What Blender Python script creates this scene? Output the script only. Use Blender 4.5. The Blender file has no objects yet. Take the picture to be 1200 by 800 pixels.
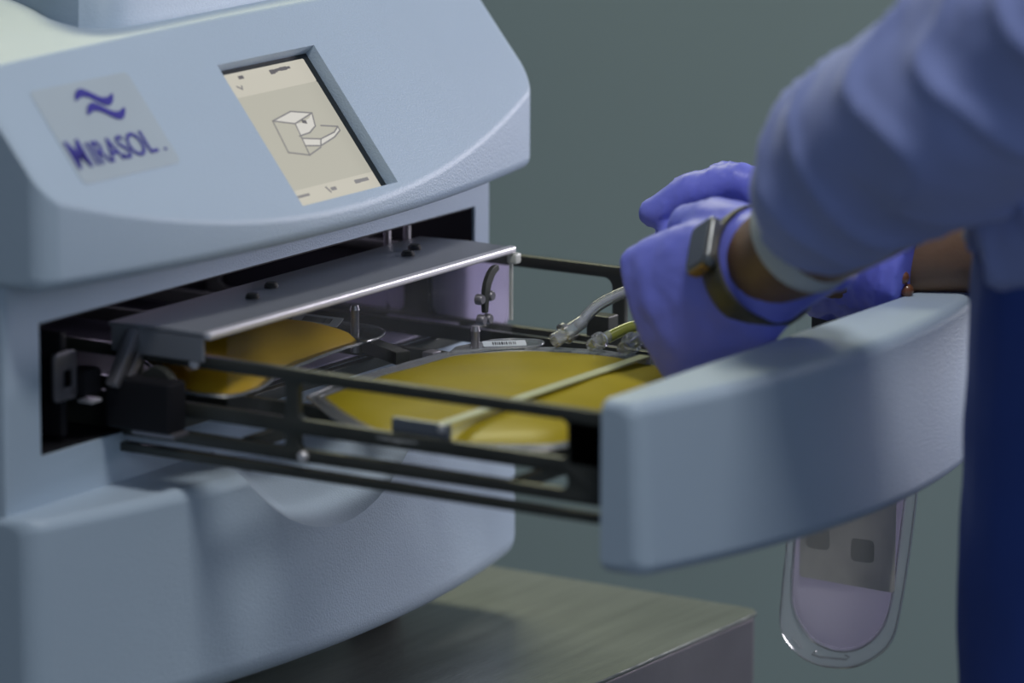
import bpy, bmesh, math, random
from mathutils import Vector, Matrix, noise
random.seed(4)
sc = bpy.context.scene
COL = sc.collection
PI = math.pi

# ------------------------------------------------------------------ camera, light, exposure
cam_d = bpy.data.cameras.new('camera'); cam = bpy.data.objects.new('camera', cam_d); COL.objects.link(cam)
Rv = Vector((0.53694649, -0.84360798, 0.00374802)); Uv = Vector((0.16901579, 0.11192715, 0.97923745)); Fv = Vector((0.82651202, 0.52516464, -0.20268196))
M = Matrix((Rv, Uv, -Fv)).transposed().to_4x4()
M.translation = Vector((-2.0453866, -1.63126609, 0.79593168))
cam.matrix_world = M
cam_d.sensor_width = 36.0; cam_d.lens = 170.22
cam_d.clip_start = 0.05; cam_d.clip_end = 50
cam_d.dof.use_dof = True; cam_d.dof.aperture_fstop = 3.8
cam_d.dof.focus_distance = 2.90
sc.camera = cam

w = bpy.data.worlds.new('world'); sc.world = w; w.use_nodes = True
w.node_tree.nodes['Background'].inputs[0].default_value = (0.40, 0.50, 0.66, 1)
w.node_tree.nodes['Background'].inputs[1].default_value = 0.21

def area(name, loc, target, sx, sy, power, col):
    l = bpy.data.lights.new(name, 'AREA'); l.shape = 'RECTANGLE'; l.size = sx; l.size_y = sy; l.energy = power; l.color = col
    o = bpy.data.objects.new(name, l); COL.objects.link(o); o.location = loc
    o.rotation_euler = (Vector(target) - Vector(loc)).to_track_quat('-Z', 'Y').to_euler()
    return o
area('ceiling_lamp_key', (-0.18, -0.84, 1.95), (0.25, -0.15, 0.1), 0.5, 0.22, 16, (1.0, 0.98, 0.94))
area('front_fill_light', (-1.6, -2.4, 1.0), (0.2, -0.1, 0.15), 1.2, 0.9, 7.5, (0.74, 0.87, 1.0))  # added soft frontal fill to lift the front faces, not an actual window
area('side_lamp_right', (1.45, -0.62, 0.46), (0.35, -0.10, 0.15), 0.4, 0.4, 9, (0.97, 0.92, 1.0))
area('ceiling_lamp_rear', (1.3, 0.95, 1.45), (0.2, 0.1, 0.4), 0.9, 0.4, 13, (1.0, 1.0, 0.66))

sc.view_settings.view_transform = 'Standard'; sc.view_settings.look = 'None'
sc.view_settings.gamma = 1; sc.view_settings.use_curve_mapping = False
sc.view_settings.exposure = 0.0

# ------------------------------------------------------------------ helpers: materials
def mat(name, col, rough=0.5, metal=0.0, bump=0.0, bscale=300, var=0.0, vscale=20, coat=0.0, trans=0.0, sss=0.0, spec=0.5, sheen=0.0, stretch=None, emit=None, estr=0):
    m = bpy.data.materials.new(name); m.use_nodes = True
    nt = m.node_tree; b = nt.nodes['Principled BSDF']
    b.inputs['Base Color'].default_value = (*col, 1); b.inputs['Roughness'].default_value = rough
    b.inputs['Metallic'].default_value = metal; b.inputs['Coat Weight'].default_value = coat
    b.inputs['Transmission Weight'].default_value = trans; b.inputs['Specular IOR Level'].default_value = spec
    b.inputs['Sheen Weight'].default_value = sheen
    if sss:
        b.inputs['Subsurface Weight'].default_value = sss; b.inputs['Subsurface Scale'].default_value = 0.02
    if emit:
        b.inputs['Emission Color'].default_value = (*emit, 1); b.inputs['Emission Strength'].default_value = estr
    tc = nt.nodes.new('ShaderNodeTexCoord'); mp = nt.nodes.new('ShaderNodeMapping')
    nt.links.new(tc.outputs['Object'], mp.inputs['Vector'])
    if stretch: mp.inputs['Scale'].default_value = stretch
    if var:
        n = nt.nodes.new('ShaderNodeTexNoise'); n.inputs['Scale'].default_value = vscale; n.inputs['Detail'].default_value = 4
        nt.links.new(mp.outputs[0], n.inputs['Vector'])
        r = nt.nodes.new('ShaderNodeValToRGB'); e = r.color_ramp.elements
        e[0].position = .3; e[1].position = .7
        e[0].color = (*[max(0, c*(1-var)) for c in col], 1); e[1].color = (*[min(1, c*(1+var)) for c in col], 1)
        nt.links.new(n.outputs['Fac'], r.inputs[0]); nt.links.new(r.outputs[0], b.inputs['Base Color'])
    if bump:
        n2 = nt.nodes.new('ShaderNodeTexNoise'); n2.inputs['Scale'].default_value = bscale; n2.inputs['Detail'].default_value = 3
        nt.links.new(mp.outputs[0], n2.inputs['Vector'])
        bp = nt.nodes.new('ShaderNodeBump'); bp.inputs['Strength'].default_value = bump; bp.inputs['Distance'].default_value = 0.002
        nt.links.new(n2.outputs['Fac'], bp.inputs['Height']); nt.links.new(bp.outputs[0], b.inputs['Normal'])
    return m

def translucent(name, col, f=.6, rough=.4, var=0, vscale=14, bump=.05, bscale=30, gloss=.06):
    """milky plastic or fluid that lets light through: diffuse + translucent + a thin shine"""
    m = bpy.data.materials.new(name); m.use_nodes = True; nt = m.node_tree
    for n in list(nt.nodes): nt.nodes.remove(n)
    N = nt.nodes.new; L = nt.links.new
    out = N('ShaderNodeOutputMaterial'); d = N('ShaderNodeBsdfDiffuse'); t = N('ShaderNodeBsdfTranslucent'); g = N('ShaderNodeBsdfGlossy'); g.inputs['Roughness'].default_value = rough
    tc = N('ShaderNodeTexCoord'); n1 = N('ShaderNodeTexNoise'); n1.inputs['Scale'].default_value = vscale; L(tc.outputs['Object'], n1.inputs['Vector'])
    rp = N('ShaderNodeValToRGB'); e = rp.color_ramp.elements; e[0].position = .3; e[1].position = .7
    e[0].color = (*[c*(1-var) for c in col], 1); e[1].color = (*[min(1, c*(1+var)) for c in col], 1)
    L(n1.outputs['Fac'], rp.inputs[0]); L(rp.outputs[0], d.inputs[0]); L(rp.outputs[0], t.inputs[0])
    n2 = N('ShaderNodeTexNoise'); n2.inputs['Scale'].default_value = bscale; L(tc.outputs['Object'], n2.inputs['Vector'])
    bp = N('ShaderNodeBump'); bp.inputs['Strength'].default_value = bump; bp.inputs['Distance'].default_value = .003; L(n2.outputs['Fac'], bp.inputs['Height'])
    L(bp.outputs[0], g.inputs['Normal']); L(bp.outputs[0], d.inputs['Normal'])
    m1 = N('ShaderNodeMixShader'); m1.inputs[0].default_value = f; L(d.outputs[0], m1.inputs[1]); L(t.outputs[0], m1.inputs[2])
    lw = N('ShaderNodeLayerWeight'); lw.inputs['Blend'].default_value = .15; mu = N('ShaderNodeMath'); mu.operation = 'MULTIPLY_ADD'; mu.inputs[1].default_value = .25; mu.inputs[2].default_value = gloss*.5; L(lw.outputs['Fresnel'], mu.inputs[0])
    m2 = N('ShaderNodeMixShader'); L(mu.outputs[0], m2.inputs[0]); L(m1.outputs[0], m2.inputs[1]); L(g.outputs[0], m2.inputs[2]); L(m2.outputs[0], out.inputs[0])
    return m

def clear_film(name, tint=(1, 1, 1), gloss=0.12, haze=0.0, hcol=(.8, .85, .9), rough=0.12):
    """thin clear plastic: see-through with a fresnel shine and some haze"""
    m = bpy.data.materials.new(name); m.use_nodes = True; nt = m.node_tree
    for n in list(nt.nodes): nt.nodes.remove(n)
    out = nt.nodes.new('ShaderNodeOutputMaterial'); tr = nt.nodes.new('ShaderNodeBsdfTransparent'); tr.inputs[0].default_value = (*tint, 1)
    gl = nt.nodes.new('ShaderNodeBsdfGlossy'); gl.inputs['Roughness'].default_value = rough
    df = nt.nodes.new('ShaderNodeBsdfDiffuse'); df.inputs[0].default_value = (*hcol, 1)
    fr = nt.nodes.new('ShaderNodeLayerWeight'); fr.inputs['Blend'].default_value = gloss
    m1 = nt.nodes.new('ShaderNodeMixShader'); m1.inputs[0].default_value = haze
    nt.links.new(tr.outputs[0], m1.inputs[1]); nt.links.new(df.outputs[0], m1.inputs[2])
    m2 = nt.nodes.new('ShaderNodeMixShader'); nt.links.new(fr.outputs['Fresnel'], m2.inputs[0])
    nt.links.new(m1.outputs[0], m2.inputs[1]); nt.links.new(gl.outputs[0], m2.inputs[2])
    nt.links.new(m2.outputs[0], out.inputs[0])
    return m

SHELL = mat('shell_plastic', (.42, .52, .635), .46, bump=.22, bscale=800, var=.03, vscale=6)
SHELLTOP = SHELL
DARK = mat('black_lining', (.010, .010, .013), .6, bump=.03, spec=.2)
RAIL = mat('anodised_rail', (.052, .055, .050), .38, metal=.35, bump=.05, bscale=400, var=.15, vscale=40)
PLATE = mat('dark_plate', (.22, .235, .27), .42, metal=.3, bump=.03, bscale=500)
STEEL = mat('bright_steel', (.80, .78, .82), .38, metal=.6, bump=.02)
DULL = mat('dull_steel', (.30, .29, .32), .4, metal=.8, bump=.05)
LILAC = translucent('lilac_plate', (.78, .74, .90), .65)
LOGOP = mat('logo_plate', (.42, .49, .55), .42, bump=.02, var=.02)
BLUEP = mat('logo_print', (.04, .035, .30), .5, bump=.01)
SCREEN = mat('lit_screen', (.12, .12, .10), .3, emit=(.62, .595, .50), estr=.62, bump=.005)
SCREENH = mat('lit_screen_header', (.12, .12, .10), .3, emit=(.70, .66, .56), estr=.68, bump=.005)
SPRINT = mat('screen_print', (.05, .05, .06), .4, emit=(.30, .29, .28), estr=.62, bump=.005)
SPRINTD = mat('screen_print_dark', (.03, .03, .04), .4, emit=(.16, .15, .15), estr=.62, bump=.005)
SPRINTW = mat('screen_print_light', (.15, .15, .14), .4, emit=(.80, .77, .70), estr=.66, bump=.005)
BEZEL = mat('screen_bezel', (.008, .012, .015), .3, bump=.01)
TABLE = mat('brushed_table_top', (.275, .29, .275), .36, metal=.75, bump=.25, bscale=60, var=.12, vscale=9, stretch=(1, 12, 1))
TEDGE = mat('table_edge', (.34, .31, .34), .33, metal=.7, bump=.05, var=.08)
WALL = mat('painted_wall', (.33, .42, .45), .8, bump=.08, bscale=120, var=.03, vscale=2)
FLOOR = mat('vinyl_floor', (.22, .23, .23), .5, bump=.05, var=.08, vscale=8)
PLASMA = translucent('yellow_plasma', (.49, .385, .024), .35, .28, var=.12, vscale=12, bump=.12, bscale=22)
PLASMA_LIFTED = translucent('brightened_plasma', (.80, .52, .035), .35, .28, var=.14, vscale=14, bump=.14, bscale=26)  # plasma with extra brightness and warmth put into its colour for the dim second bag
PLASMAG = mat('yellow_green_fluid', (.42, .42, .05), .25, coat=.4, bump=.02)
FILM = clear_film('bag_film', gloss=.22, haze=.07)
HANGFILM = clear_film('hanging_bag_film', gloss=.25, haze=.34)
ACRYL = clear_film('clear_acrylic', gloss=.06, haze=.015)
TUBE = clear_film('clear_tube', gloss=.35, haze=.22)
EDGEC = mat('frosted_edge', (.70, .72, .66), .35, trans=.2, bump=.02)
WELD = clear_film('weld_seam', gloss=.45, haze=.16, rough=.2)
STRIP = mat('clear_strip', (.70, .72, .45), .3, trans=.25, bump=.02)
LABEL = mat('paper_label', (.60, .64, .70), .5, bump=.02)
PRINT = mat('label_print', (.04, .04, .06), .6, bump=.01)
BAGW = translucent('lilac_white_bag', (.84, .81, .92), .6, var=.02, gloss=.04)
BAGLBL = translucent('grey_label', (.80, .80, .75), .5, var=.06, vscale=40, gloss=.02)
CLAMP = mat('white_clamp', (.70, .76, .85), .4, bump=.02)
GLOVE = mat('nitrile_glove', (.19, .215, .78), .48, bump=.10, bscale=120, var=.06, vscale=30)
SKIN = mat('brown_skin', (.20, .115, .065), .5, sss=.1, bump=.12, bscale=250, var=.10, vscale=40)
GOWN = mat('blue_gown', (.25, .31, .64), .85, bump=.12, bscale=900, var=.05, vscale=12, sheen=.2)
CUFF = mat('white_cuff', (.55, .60, .64), .9, bump=.15, bscale=600)
NAVY = mat('navy_trousers', (.027, .066, .31), .9, bump=.12, bscale=700, var=.10, vscale=10)
WBAND = mat('watch_band', (.10, .10, .085), .42, metal=.6, bump=.3, bscale=260, var=.12, vscale=90)
WCASE = mat('watch_case', (.24, .25, .26), .3, metal=.9, bump=.02)
WGOLD = mat('watch_dial', (.36, .20, .02), .35, metal=.6, bump=.02)
BEAD = mat('brown_bead', (.16, .06, .025), .3, coat=.5, var=.4, vscale=120, bump=.02)
HAIR = mat('dark_hair', (.015, .012, .010), .6, bump=.4, bscale=200, stretch=(1, 1, 6))
SHOE = mat('white_shoe', (.6, .6, .6), .5, bump=.05)
RUBBER = mat('black_rubber', (.02, .02, .02), .7, bump=.1)

# ------------------------------------------------------------------ helpers: objects
def bake(o):
    """apply an object's modifiers to its mesh"""
    dg = bpy.context.evaluated_depsgraph_get(); dg.update()
    me = bpy.data.meshes.new_from_object(o.evaluated_get(dg))
    old = o.data; o.modifiers.clear(); o.data = me
    if old.users == 0: bpy.data.meshes.remove(old)
def smooth(me, ang=35):
    me.shade_smooth(); me.set_sharp_from_angle(angle=math.radians(ang))
def root_of(p):
    while p.parent: p = p.parent
    return p
def obj(name, bm, m, parent=None, bevel=0, seg=2, sm=True, ang=35):
    if isinstance(bm, bpy.types.Mesh): me = bm
    else:
        bmesh.ops.recalc_face_normals(bm, faces=bm.faces)
        me = bpy.data.meshes.new(name); bm.to_mesh(me); bm.free()
    o = bpy.data.objects.new(name, me); COL.objects.link(o)
    me.materials.clear(); me.materials.append(m)
    if bevel:
        b = o.modifiers.new('b', 'BEVEL'); b.width = bevel; b.segments = seg; b.limit_method = 'ANGLE'; b.angle_limit = math.radians(30)
        bake(o)
    if sm: smooth(o.data, ang)
    if bevel and sm:
        wn = o.modifiers.new('wn', 'WEIGHTED_NORMAL'); wn.keep_sharp = True; wn.weight = 100
    if parent is not None:
        o.parent = parent
        if parent.type == 'EMPTY' and parent.parent is None: o.matrix_parent_inverse = Matrix.Translation(-parent.location)
    return o
def thing(name, label, cat, loc, group=None):
    o = bpy.data.objects.new(name, None); COL.objects.link(o); o.location = loc; o.empty_display_size = .02
    o['label'] = label; o['category'] = cat
    if group: o['group'] = group
    return o
def struct(o):
    o['kind'] = 'structure'; return o
def boolean(o, cutter_bm):
    bmesh.ops.recalc_face_normals(cutter_bm, faces=cutter_bm.faces)
    me = bpy.data.meshes.new('cut'); cutter_bm.to_mesh(me); cutter_bm.free()
    c = bpy.data.objects.new('cut', me); COL.objects.link(c)
    o.modifiers.clear()
    md = o.modifiers.new('x', 'BOOLEAN'); md.operation = 'DIFFERENCE'; md.object = c; md.solver = 'EXACT'
    bake(o); bpy.data.objects.remove(c); bpy.data.meshes.remove(me); smooth(o.data)
    wn = o.modifiers.new('wn', 'WEIGHTED_NORMAL'); wn.keep_sharp = True; wn.weight = 100

def box(bm, lo, hi, mtx=None):
    vs = [bm.verts.new(Vector((x, y, z)) if mtx is None else mtx @ Vector((x, y, z))) for z in (lo[2], hi[2]) for y in (lo[1], hi[1]) for x in (lo[0], hi[0])]
    for f in ((0,2,3,1), (4,5,7,6), (0,1,5,4), (2,6,7,3), (0,4,6,2), (1,3,7,5)): bm.faces.new([vs[i] for i in f])
    return bm
def boxbm(lo, hi, mtx=None): return box(bmesh.new(), lo, hi, mtx)
def loft(bm, loops, cap=True, closed=False):
    rows = [[bm.verts.new(p) for p in lp] for lp in loops]
    n = len(rows[0]); k = len(rows)
    for i in range(k if closed else k-1):
        a, b = rows[i], rows[(i+1) % k]
        for j in range(n): bm.faces.new((a[j], a[(j+1) % n], b[(j+1) % n], b[j]))
    if cap and not closed:
        bm.faces.new(rows[0][::-1]); bm.faces.new(rows[-1])
    return bm
def prism(pts, axis_fn, t0, t1, bm=None):
    """polygon pts (u,v) swept from t0 to t1 with axis_fn(u,v,t) -> xyz"""
    return loft(bm or bmesh.new(), [[axis_fn(u, v, t) for u, v in pts] for t in (t0, t1)])
def rrect(x0, y0, x1, y1, r, n=4):
    out = []
    for cx, cy, a0 in ((x1-r, y1-r, 0), (x0+r, y1-r, 90), (x0+r, y0+r, 180), (x1-r, y0+r, 270)):
        for i in range(n+1):
            a = math.radians(a0+90*i/n); out.append((cx+r*math.cos(a), cy+r*math.sin(a)))
    return out
def sp(pts, n):
    """Catmull-Rom through tuples, n points per span"""
    P = [Vector(p) for p in pts]; out = []
    for i in range(len(P)-1):
        p0 = P[max(0, i-1)]; p1 = P[i]; p2 = P[i+1]; p3 = P[min(len(P)-1, i+2)]
        for k in range(n):
            t = k/n
            out.append(.5*((2*p1)+(p2-p0)*t+(2*p0-5*p1+4*p2-p3)*t*t+(3*p1-p0-3*p2+p3)*t**3))
    out.append(P[-1]); return out
def spf(v, n):
    return [p[0] for p in sp([(x, 0, 0) for x in v], n)]
def tube(bm, pts, rad, n=10, capround=True, flat=None):
    """tube along points; rad a number or list; parallel-transport frame; rounded ends"""
    P = [Vector(p) for p in pts]; k = len(P)
    rad = [rad]*k if not isinstance(rad, (list, tuple)) else list(rad)
    T = [(P[min(i+1, k-1)]-P[max(i-1, 0)]).normalized() for i in range(k)]
    ref = Vector((0, 0, 1)) if abs(T[0].z) < .9 else Vector((1, 0, 0))
    u = (ref-T[0]*ref.dot(T[0])).normalized(); loops = []
    for i in range(k):
        u = (u-T[i]*u.dot(T[i])).normalized(); v = T[i].cross(u)
        loops.append((P[i], rad[i], u.copy(), v))
    def ring(c, r, u, v): return [c+u*(r*math.cos(2*PI*j/n))+v*(r*math.sin(2*PI*j/n)) for j in range(n)]
    rows = []
    if capround:
        for a in (75, 50, 25): rows.append(ring(P[0]-T[0]*loops[0][1]*math.sin(math.radians(a)), loops[0][1]*math.cos(math.radians(a)), loops[0][2], loops[0][3]))
    for c, r, uu, vv in loops: rows.append(ring(c, r, uu, vv))
    if capround:
        for a in (25, 50, 75): rows.append(ring(P[-1]+T[-1]*loops[-1][1]*math.sin(math.radians(a)), loops[-1][1]*math.cos(math.radians(a)), loops[-1][2], loops[-1][3]))
    return loft(bm, rows)
def cyl(bm, a, b, r, n=12): return tube(bm, [a, b], r, n, False)
def cylbm(a, b, r, n=12): return cyl(bmesh.new(), a, b, r, n)
def screw(parent, p, axis, r=.003, h=.003, m=None):
    a = Vector(p); d = Vector(axis).normalized()
    bm = bmesh.new(); tube(bm, [a, a+d*h*.6, a+d*h], [r, r, r*.75], 14, False)
    return obj('screw', bm, m or RUBBER, parent)
def plate_holes(outer, holes, axis_fn, th, bev=.0006):
    """flat plate with holes: filled 2D curve, turned to a mesh"""
    cu = bpy.data.curves.new('pl', 'CURVE'); cu.dimensions = '2D'; cu.fill_mode = 'BOTH'; cu.extrude = th/2-bev; cu.bevel_depth = bev; cu.bevel_resolution = 1; cu.offset = -bev
    for lp in [outer]+holes:
        s = cu.splines.new('POLY'); s.points.add(len(lp)-1); s.use_cyclic_u = True
        for p, q in zip(s.points, lp): p.co = (q[0], q[1], 0, 1)
    o = bpy.data.objects.new('pl', cu); COL.objects.link(o)
    dg = bpy.context.evaluated_depsgraph_get(); dg.update()
    me = bpy.data.meshes.new_from_object(o.evaluated_get(dg)); bpy.data.objects.remove(o)
    for v in me.vertices: v.co = axis_fn(v.co.x, v.co.y, v.co.z)
    me.update()
    bm = bmesh.new(); bm.from_mesh(me); bmesh.ops.remove_doubles(bm, verts=bm.verts, dist=1e-6)
    return bm
def text_mesh(s, size, fn, extrude=.0003, sx=1.0):
    cu = bpy.data.curves.new('t', 'FONT'); cu.body = s; cu.size = size; cu.extrude = extrude; cu.offset = size*.002
    o = bpy.data.objects.new('t', cu); COL.objects.link(o)
    dg = bpy.context.evaluated_depsgraph_get(); dg.update()
    me = bpy.data.meshes.new_from_object(o.evaluated_get(dg)); bpy.data.objects.remove(o)
    xs = [v.co.x for v in me.vertices]; x0 = min(xs); wd = (max(xs)-x0)*sx
    for v in me.vertices: v.co = fn((v.co.x-x0)*sx, v.co.y, v.co.z)
    bm = bmesh.new(); bm.from_mesh(me); bpy.data.meshes.remove(me)
    return bm, wd
def ribbon(bm, pts, wd, fn, h=.0002):
    """thin flat line through 2D points"""
    for a, b in zip(pts[:-1], pts[1:]):
        a = Vector(a); b = Vector(b); d = (b-a)
        if d.length < 1e-7: continue
        d.normalize(); n = Vector((-d.y, d.x))*wd/2; a = a-d*wd*.4; b = b+d*wd*.4
        q = [a-n, b-n, b+n, a+n]
        loft(bm, [[fn(p.x, p.y, t) for p in q] for t in (0, h)])
    return bm

# ------------------------------------------------------------------ the room
FZ = -0.80
struct(obj('floor', boxbm((-3.2, -3.2, FZ-.05), (2.0, 2.2, FZ)), FLOOR))
struct(obj('wall_right', boxbm((1.95, -3.2, FZ), (2.05, 2.2, 1.9)), WALL))
struct(obj('wall_back', boxbm((-3.2, 2.1, FZ), (1.95, 2.2, 1.9)), WALL))

# ------------------------------------------------------------------ the table
tb = thing('steel_table', 'brushed stainless steel table with rounded corner under the blood machine', 'table', (.1, .15, FZ))
obj('table_top', prism(rrect(-.85, -.158, .575, .62, .012), lambda u, v, t: (u, v, t), -.003, 0.0), TABLE, tb, .001)
obj('edge_apron', prism(rrect(-.849, -.157, .574, .619, .012), lambda u, v, t: (u, v, t), -.050, -.003), TEDGE, tb, .002)
for x in (-.80, .525):
    for y in (-.11, .57):
        lg = obj('leg', cylbm((x, y, FZ+.03), (x, y, -.050), .016, 16), TEDGE, tb)
        obj('rubber_foot', cylbm((x, y, FZ), (x, y, FZ+.03), .020, 16), RUBBER, lg)

# ------------------------------------------------------------------ the illuminator (machine)
W = .5
mc = thing('blood_illuminator', 'grey-blue tabletop blood treatment machine with tilted touchscreen and open drawer', 'machine', (.25, .2, 0))
def bow(x, b): return b*(1-((x-W/2)/(W/2))**2)
def bowed(x0, x1, nx, prof, R=.012):
    xs = [x0+R*(1-math.cos(math.radians(90*i/9))) for i in range(10)]
    xs = xs+[x0+R+(x1-x0-2*R)*i/nx for i in range(1, nx)]+[x1-(x-x0) for x in xs[::-1]]
    return loft(bmesh.new(), [prof(x) for x in xs])
def fillet(x, pts, zc, hh, e):
    """(y, z, radius) corners -> rounded loop at x, drawn in by e towards the ends"""
    out = []; n = len(pts)
    for i in range(n):
        p = Vector(pts[i][:2]); a = Vector(pts[i-1][:2]); b = Vector(pts[(i+1) % n][:2]); rr = pts[i][2]
        da = (a-p).normalized(); db = (b-p).normalized(); h = math.acos(max(-1, min(1, da.dot(db))))/2
        t = rr/math.tan(h); c = p+(da+db).normalized()*(rr/math.sin(h)); p0 = p+da*t; p1 = p+db*t
        v0 = p0-c; v1 = p1-c; w = math.acos(max(-1, min(1, v0.dot(v1)/(v0.length*v1.length))))
        for k in range(6):
            f = k/5; q = c+(v0*math.sin((1-f)*w)+v1*math.sin(f*w))/math.sin(w); out.append((x, q.x, zc+(q.y-zc)*(1-e/hh)))
    return out
def corner(x, x0, x1, R):
    d = min(x-x0, x1-x)
    return 0 if d >= R else R-math.sqrt(max(0, R*R-(R-d)**2))
YH, ZT, SL = -.0305, .3382, 1.28
cs = 1/math.sqrt(1+SL*SL); sn = SL*cs
def slope(u, s, h=0.0): return Vector((u, YH+s*cs-h*sn, ZT+s*sn+h*cs))
# head housing: bowed fascia under a flat sloping panel
YC = .021
def head_prof(x):
    yf = YH-bow(x, .030)+corner(x, 0, W, .012); zf = ZT+SL*(yf-YH)
    yc = YC+.002*math.cos((x-.25)*6)
    zc = ZT+SL*(yc-YH)
    return fillet(x, [(.45, .286, .004), (yf, .286, .008), (yf, zf, .008), (yc, zc, .006), (.12, .409, .004), (.45, .409, .004)], .34, .07, corner(x, 0, W, .005))
head = obj('head_housing', bowed(0, W, 40, head_prof), SHELL, mc)
d_ = .008
hole = [(.2095, -.0405), (.3078, -.0405), (.3078, .0572), (.2095, .0572)]
inn = [(.2105, -.0395), (.3070, -.0395), (.3070, .0562), (.2105, .0562)]
cut = loft(bmesh.new(), [[slope(u, s, -d_) for u, s in inn], [slope(u, s, 0) for u, s in hole], [slope(u+(.0005 if u > .25 else -.0005), s+(.0005 if s > 0 else -.0005), .01) for u, s in hole]])
boolean(head, cut)
# raised lid on top
lid = bmesh.new()
LIDP = [(.153, .062), (.162, .048), (.185, .042), (.25, .040), (.34, .042), (.44, .050), (.478, .08), (.485, .25), (.47, .42), (.40, .435), (.30, .30), (.215, .16), (.168, .095)]
def shrink(pts, d):
    c = Vector((sum(p[0] for p in pts)/len(pts), sum(p[1] for p in pts)/len(pts)))
    return [Vector(p)-(Vector(p)-c).normalized()*d for p in pts]
LQ = [(p.x, p.y) for p in sp([(*p, 0) for p in LIDP]+[(*LIDP[0], 0)], 5)[:-1]]
loft(lid, [[(p[0], p[1], z) for p in shrink(LQ, i)] for z, i in ((.405, 0), (.420, .003), (.432, .010), (.437, .022))])
obj('raised_lid', lid, SHELL, mc)
# logo plate
lp = obj('logo_plate', prism(rrect(.0385, .003, .1285, .0645, .004), lambda u, v, t: slope(u, v, t), -.0005, .00035), LOGOP, mc, .0002)
b1, w1 = text_mesh('M', .0262, lambda x, y, z: slope(.0415+x, .0125+y, .0008+z), sx=.74)
t_ = obj('lettering', b1, BLUEP, lp, sm=False)
b2, w2 = text_mesh('IRASOL', .0214, lambda x, y, z: slope(.0415+w1+.0042+x, .0125+y, .0008+z), sx=.82)
obj('lettering', b2, BLUEP, lp, sm=False)
bd = bmesh.new(); ribbon(bd, [(.1208, .0131), (.1218, .0131)], .0014, lambda x, y, z: slope(x, y, .0007+z)); obj('lettering', bd, BLUEP, lp, sm=False)
def wave(cx, cy):
    up, dn = [], []
    for i in range(25):
        t = i/24; x = cx-.0165+.033*t
        y = cy+.0042*math.sin(2*PI*(t*.94+.03))
        h = .0007+.0022*math.sin(PI*min(1, max(0, t)))**.5*(1+.25*math.cos(2*PI*t))
        up.append((x, y+h)); dn.append((x-.0008, y-h))
    bm = bmesh.new()
    for i in range(24):
        q = [dn[i], dn[i+1], up[i+1], up[i]]
        loft(bm, [[slope(u, v, z) for u, v in q] for z in (.0006, .0010)])
    return bm
obj('wave_emblem', wave(.0885, .0530), BLUEP, lp, sm=False)
obj('wave_emblem', wave(.0915, .0432), BLUEP, lp, sm=False)
# touchscreen at the bottom of the recess
bz = obj('touchscreen', prism(inn, lambda u, v, t: slope(u, v, t), -.0095, -.0075), BEZEL, mc)
sd = -.0074
fs = lambda u, v, t: slope(u, v, sd+t)
SC = [(.2125, -.0385), (.3025, -.0385), (.3025, .0530), (.2125, .0530)]
obj('display', prism(rrect(.2108, -.0390, .3012, .0372, .001), fs, -.0002, .0001), SCREEN, bz, sm=False)
obj('display_header', prism(rrect(.2108, .0372, .3012, .0533, .001), fs, -.0002, .0001), SCREENH, bz, sm=False)
obj('display_footer', prism(rrect(.2112, -.0388, .3006, -.0275, .0005), fs, .0001, .0003), SCREENH, bz, sm=False)
bm = bmesh.new()
for a in ([(.2387,.0182),(.2599,.0216),(.2783,.0177),(.2572,.0134),(.2387,.0182)], [(.2387,.0182),(.2356,-.0033),(.2531,-.008),(.2572,.0134)],
          [(.2552,.0034),(.272,.0003),(.2880,.0026),(.2943,.0056),(.2795,.0086)], [(.2542,-.0016),(.2683,-.0039),(.2852,-.0006),(.2941,.0028),(.2943,.0056)],
          [(.2531,-.008),(.2674,-.0048)], [(.272,.0003),(.2683,-.0039)], [(.2545,.0051),(.2654,.0058),(.2741,.0091),(.2783,.0177)]):
    ribbon(bm, a, .0009, lambda x, y, z: fs(x, y, .0004+z))
obj('machine_drawing', bm, SPRINT, bz, sm=False)
bm = bmesh.new()
for q in ([(.2572,.0134),(.2649,.0132),(.2735,.0150),(.2783,.0177),(.2741,.0091),(.2654,.0058),(.2552,.0051)], [(.2552,.0034),(.272,.0003),(.2683,-.0039),(.2542,-.0016)],
          [(.272,.0003),(.2880,.0026),(.2943,.0056),(.2941,.0028),(.2852,-.0006),(.2683,-.0039)], [(.2387,.0182),(.2599,.0216),(.2783,.0177),(.2572,.0134)]):
    prism(q, lambda x, y, t: fs(x, y, t), .0001, .0003, bm)
obj('drawing_fill', bm, SPRINTW, bz, sm=False)
bm = bmesh.new()
for a, wd in (([(.2640,.0488),(.2660,.0488)],.0030), ([(.2672,.0490),(.2690,.0490)],.0022), ([(.2700,.0494),(.2735,.0494)],.0018), ([(.2745,.0494),(.2790,.0494)],.0024), ([(.2797,.0494),(.2830,.0494)],.0016),
              ([(.2325,.0495),(.2355,.0495)],.0022), ([(.2655,.0136),(.2675,.0130)],.0022)):
    ribbon(bm, a, wd, lambda x, y, z: fs(x, y, .0004+z))
obj('screen_text', bm, SPRINTD, bz, sm=False)['kind'] = 'stuff'
bm = bmesh.new()
for a, wd in (([(.2500,-.0300),(.2520,-.0335)],.0012), ([(.2545,-.0320),(.2580,-.0320)],.0022), ([(.2800,-.0312),(.2830,-.0312)],.0025), ([(.2845,-.0312),(.2920,-.0312)],.0022), ([(.2200,-.0318),(.2235,-.0318)],.0016), ([(.2250,-.0318),(.2310,-.0318)],.0016),
              ([(.2255,.0442),(.2290,.0420)],.0010), ([(.2290,.0420),(.2300,.0440)],.0010)):
    ribbon(bm, a, wd, lambda x, y, z: fs(x, y, .0004+z))
obj('screen_text', bm, SPRINT, bz, sm=False)['kind'] = 'stuff'

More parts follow.
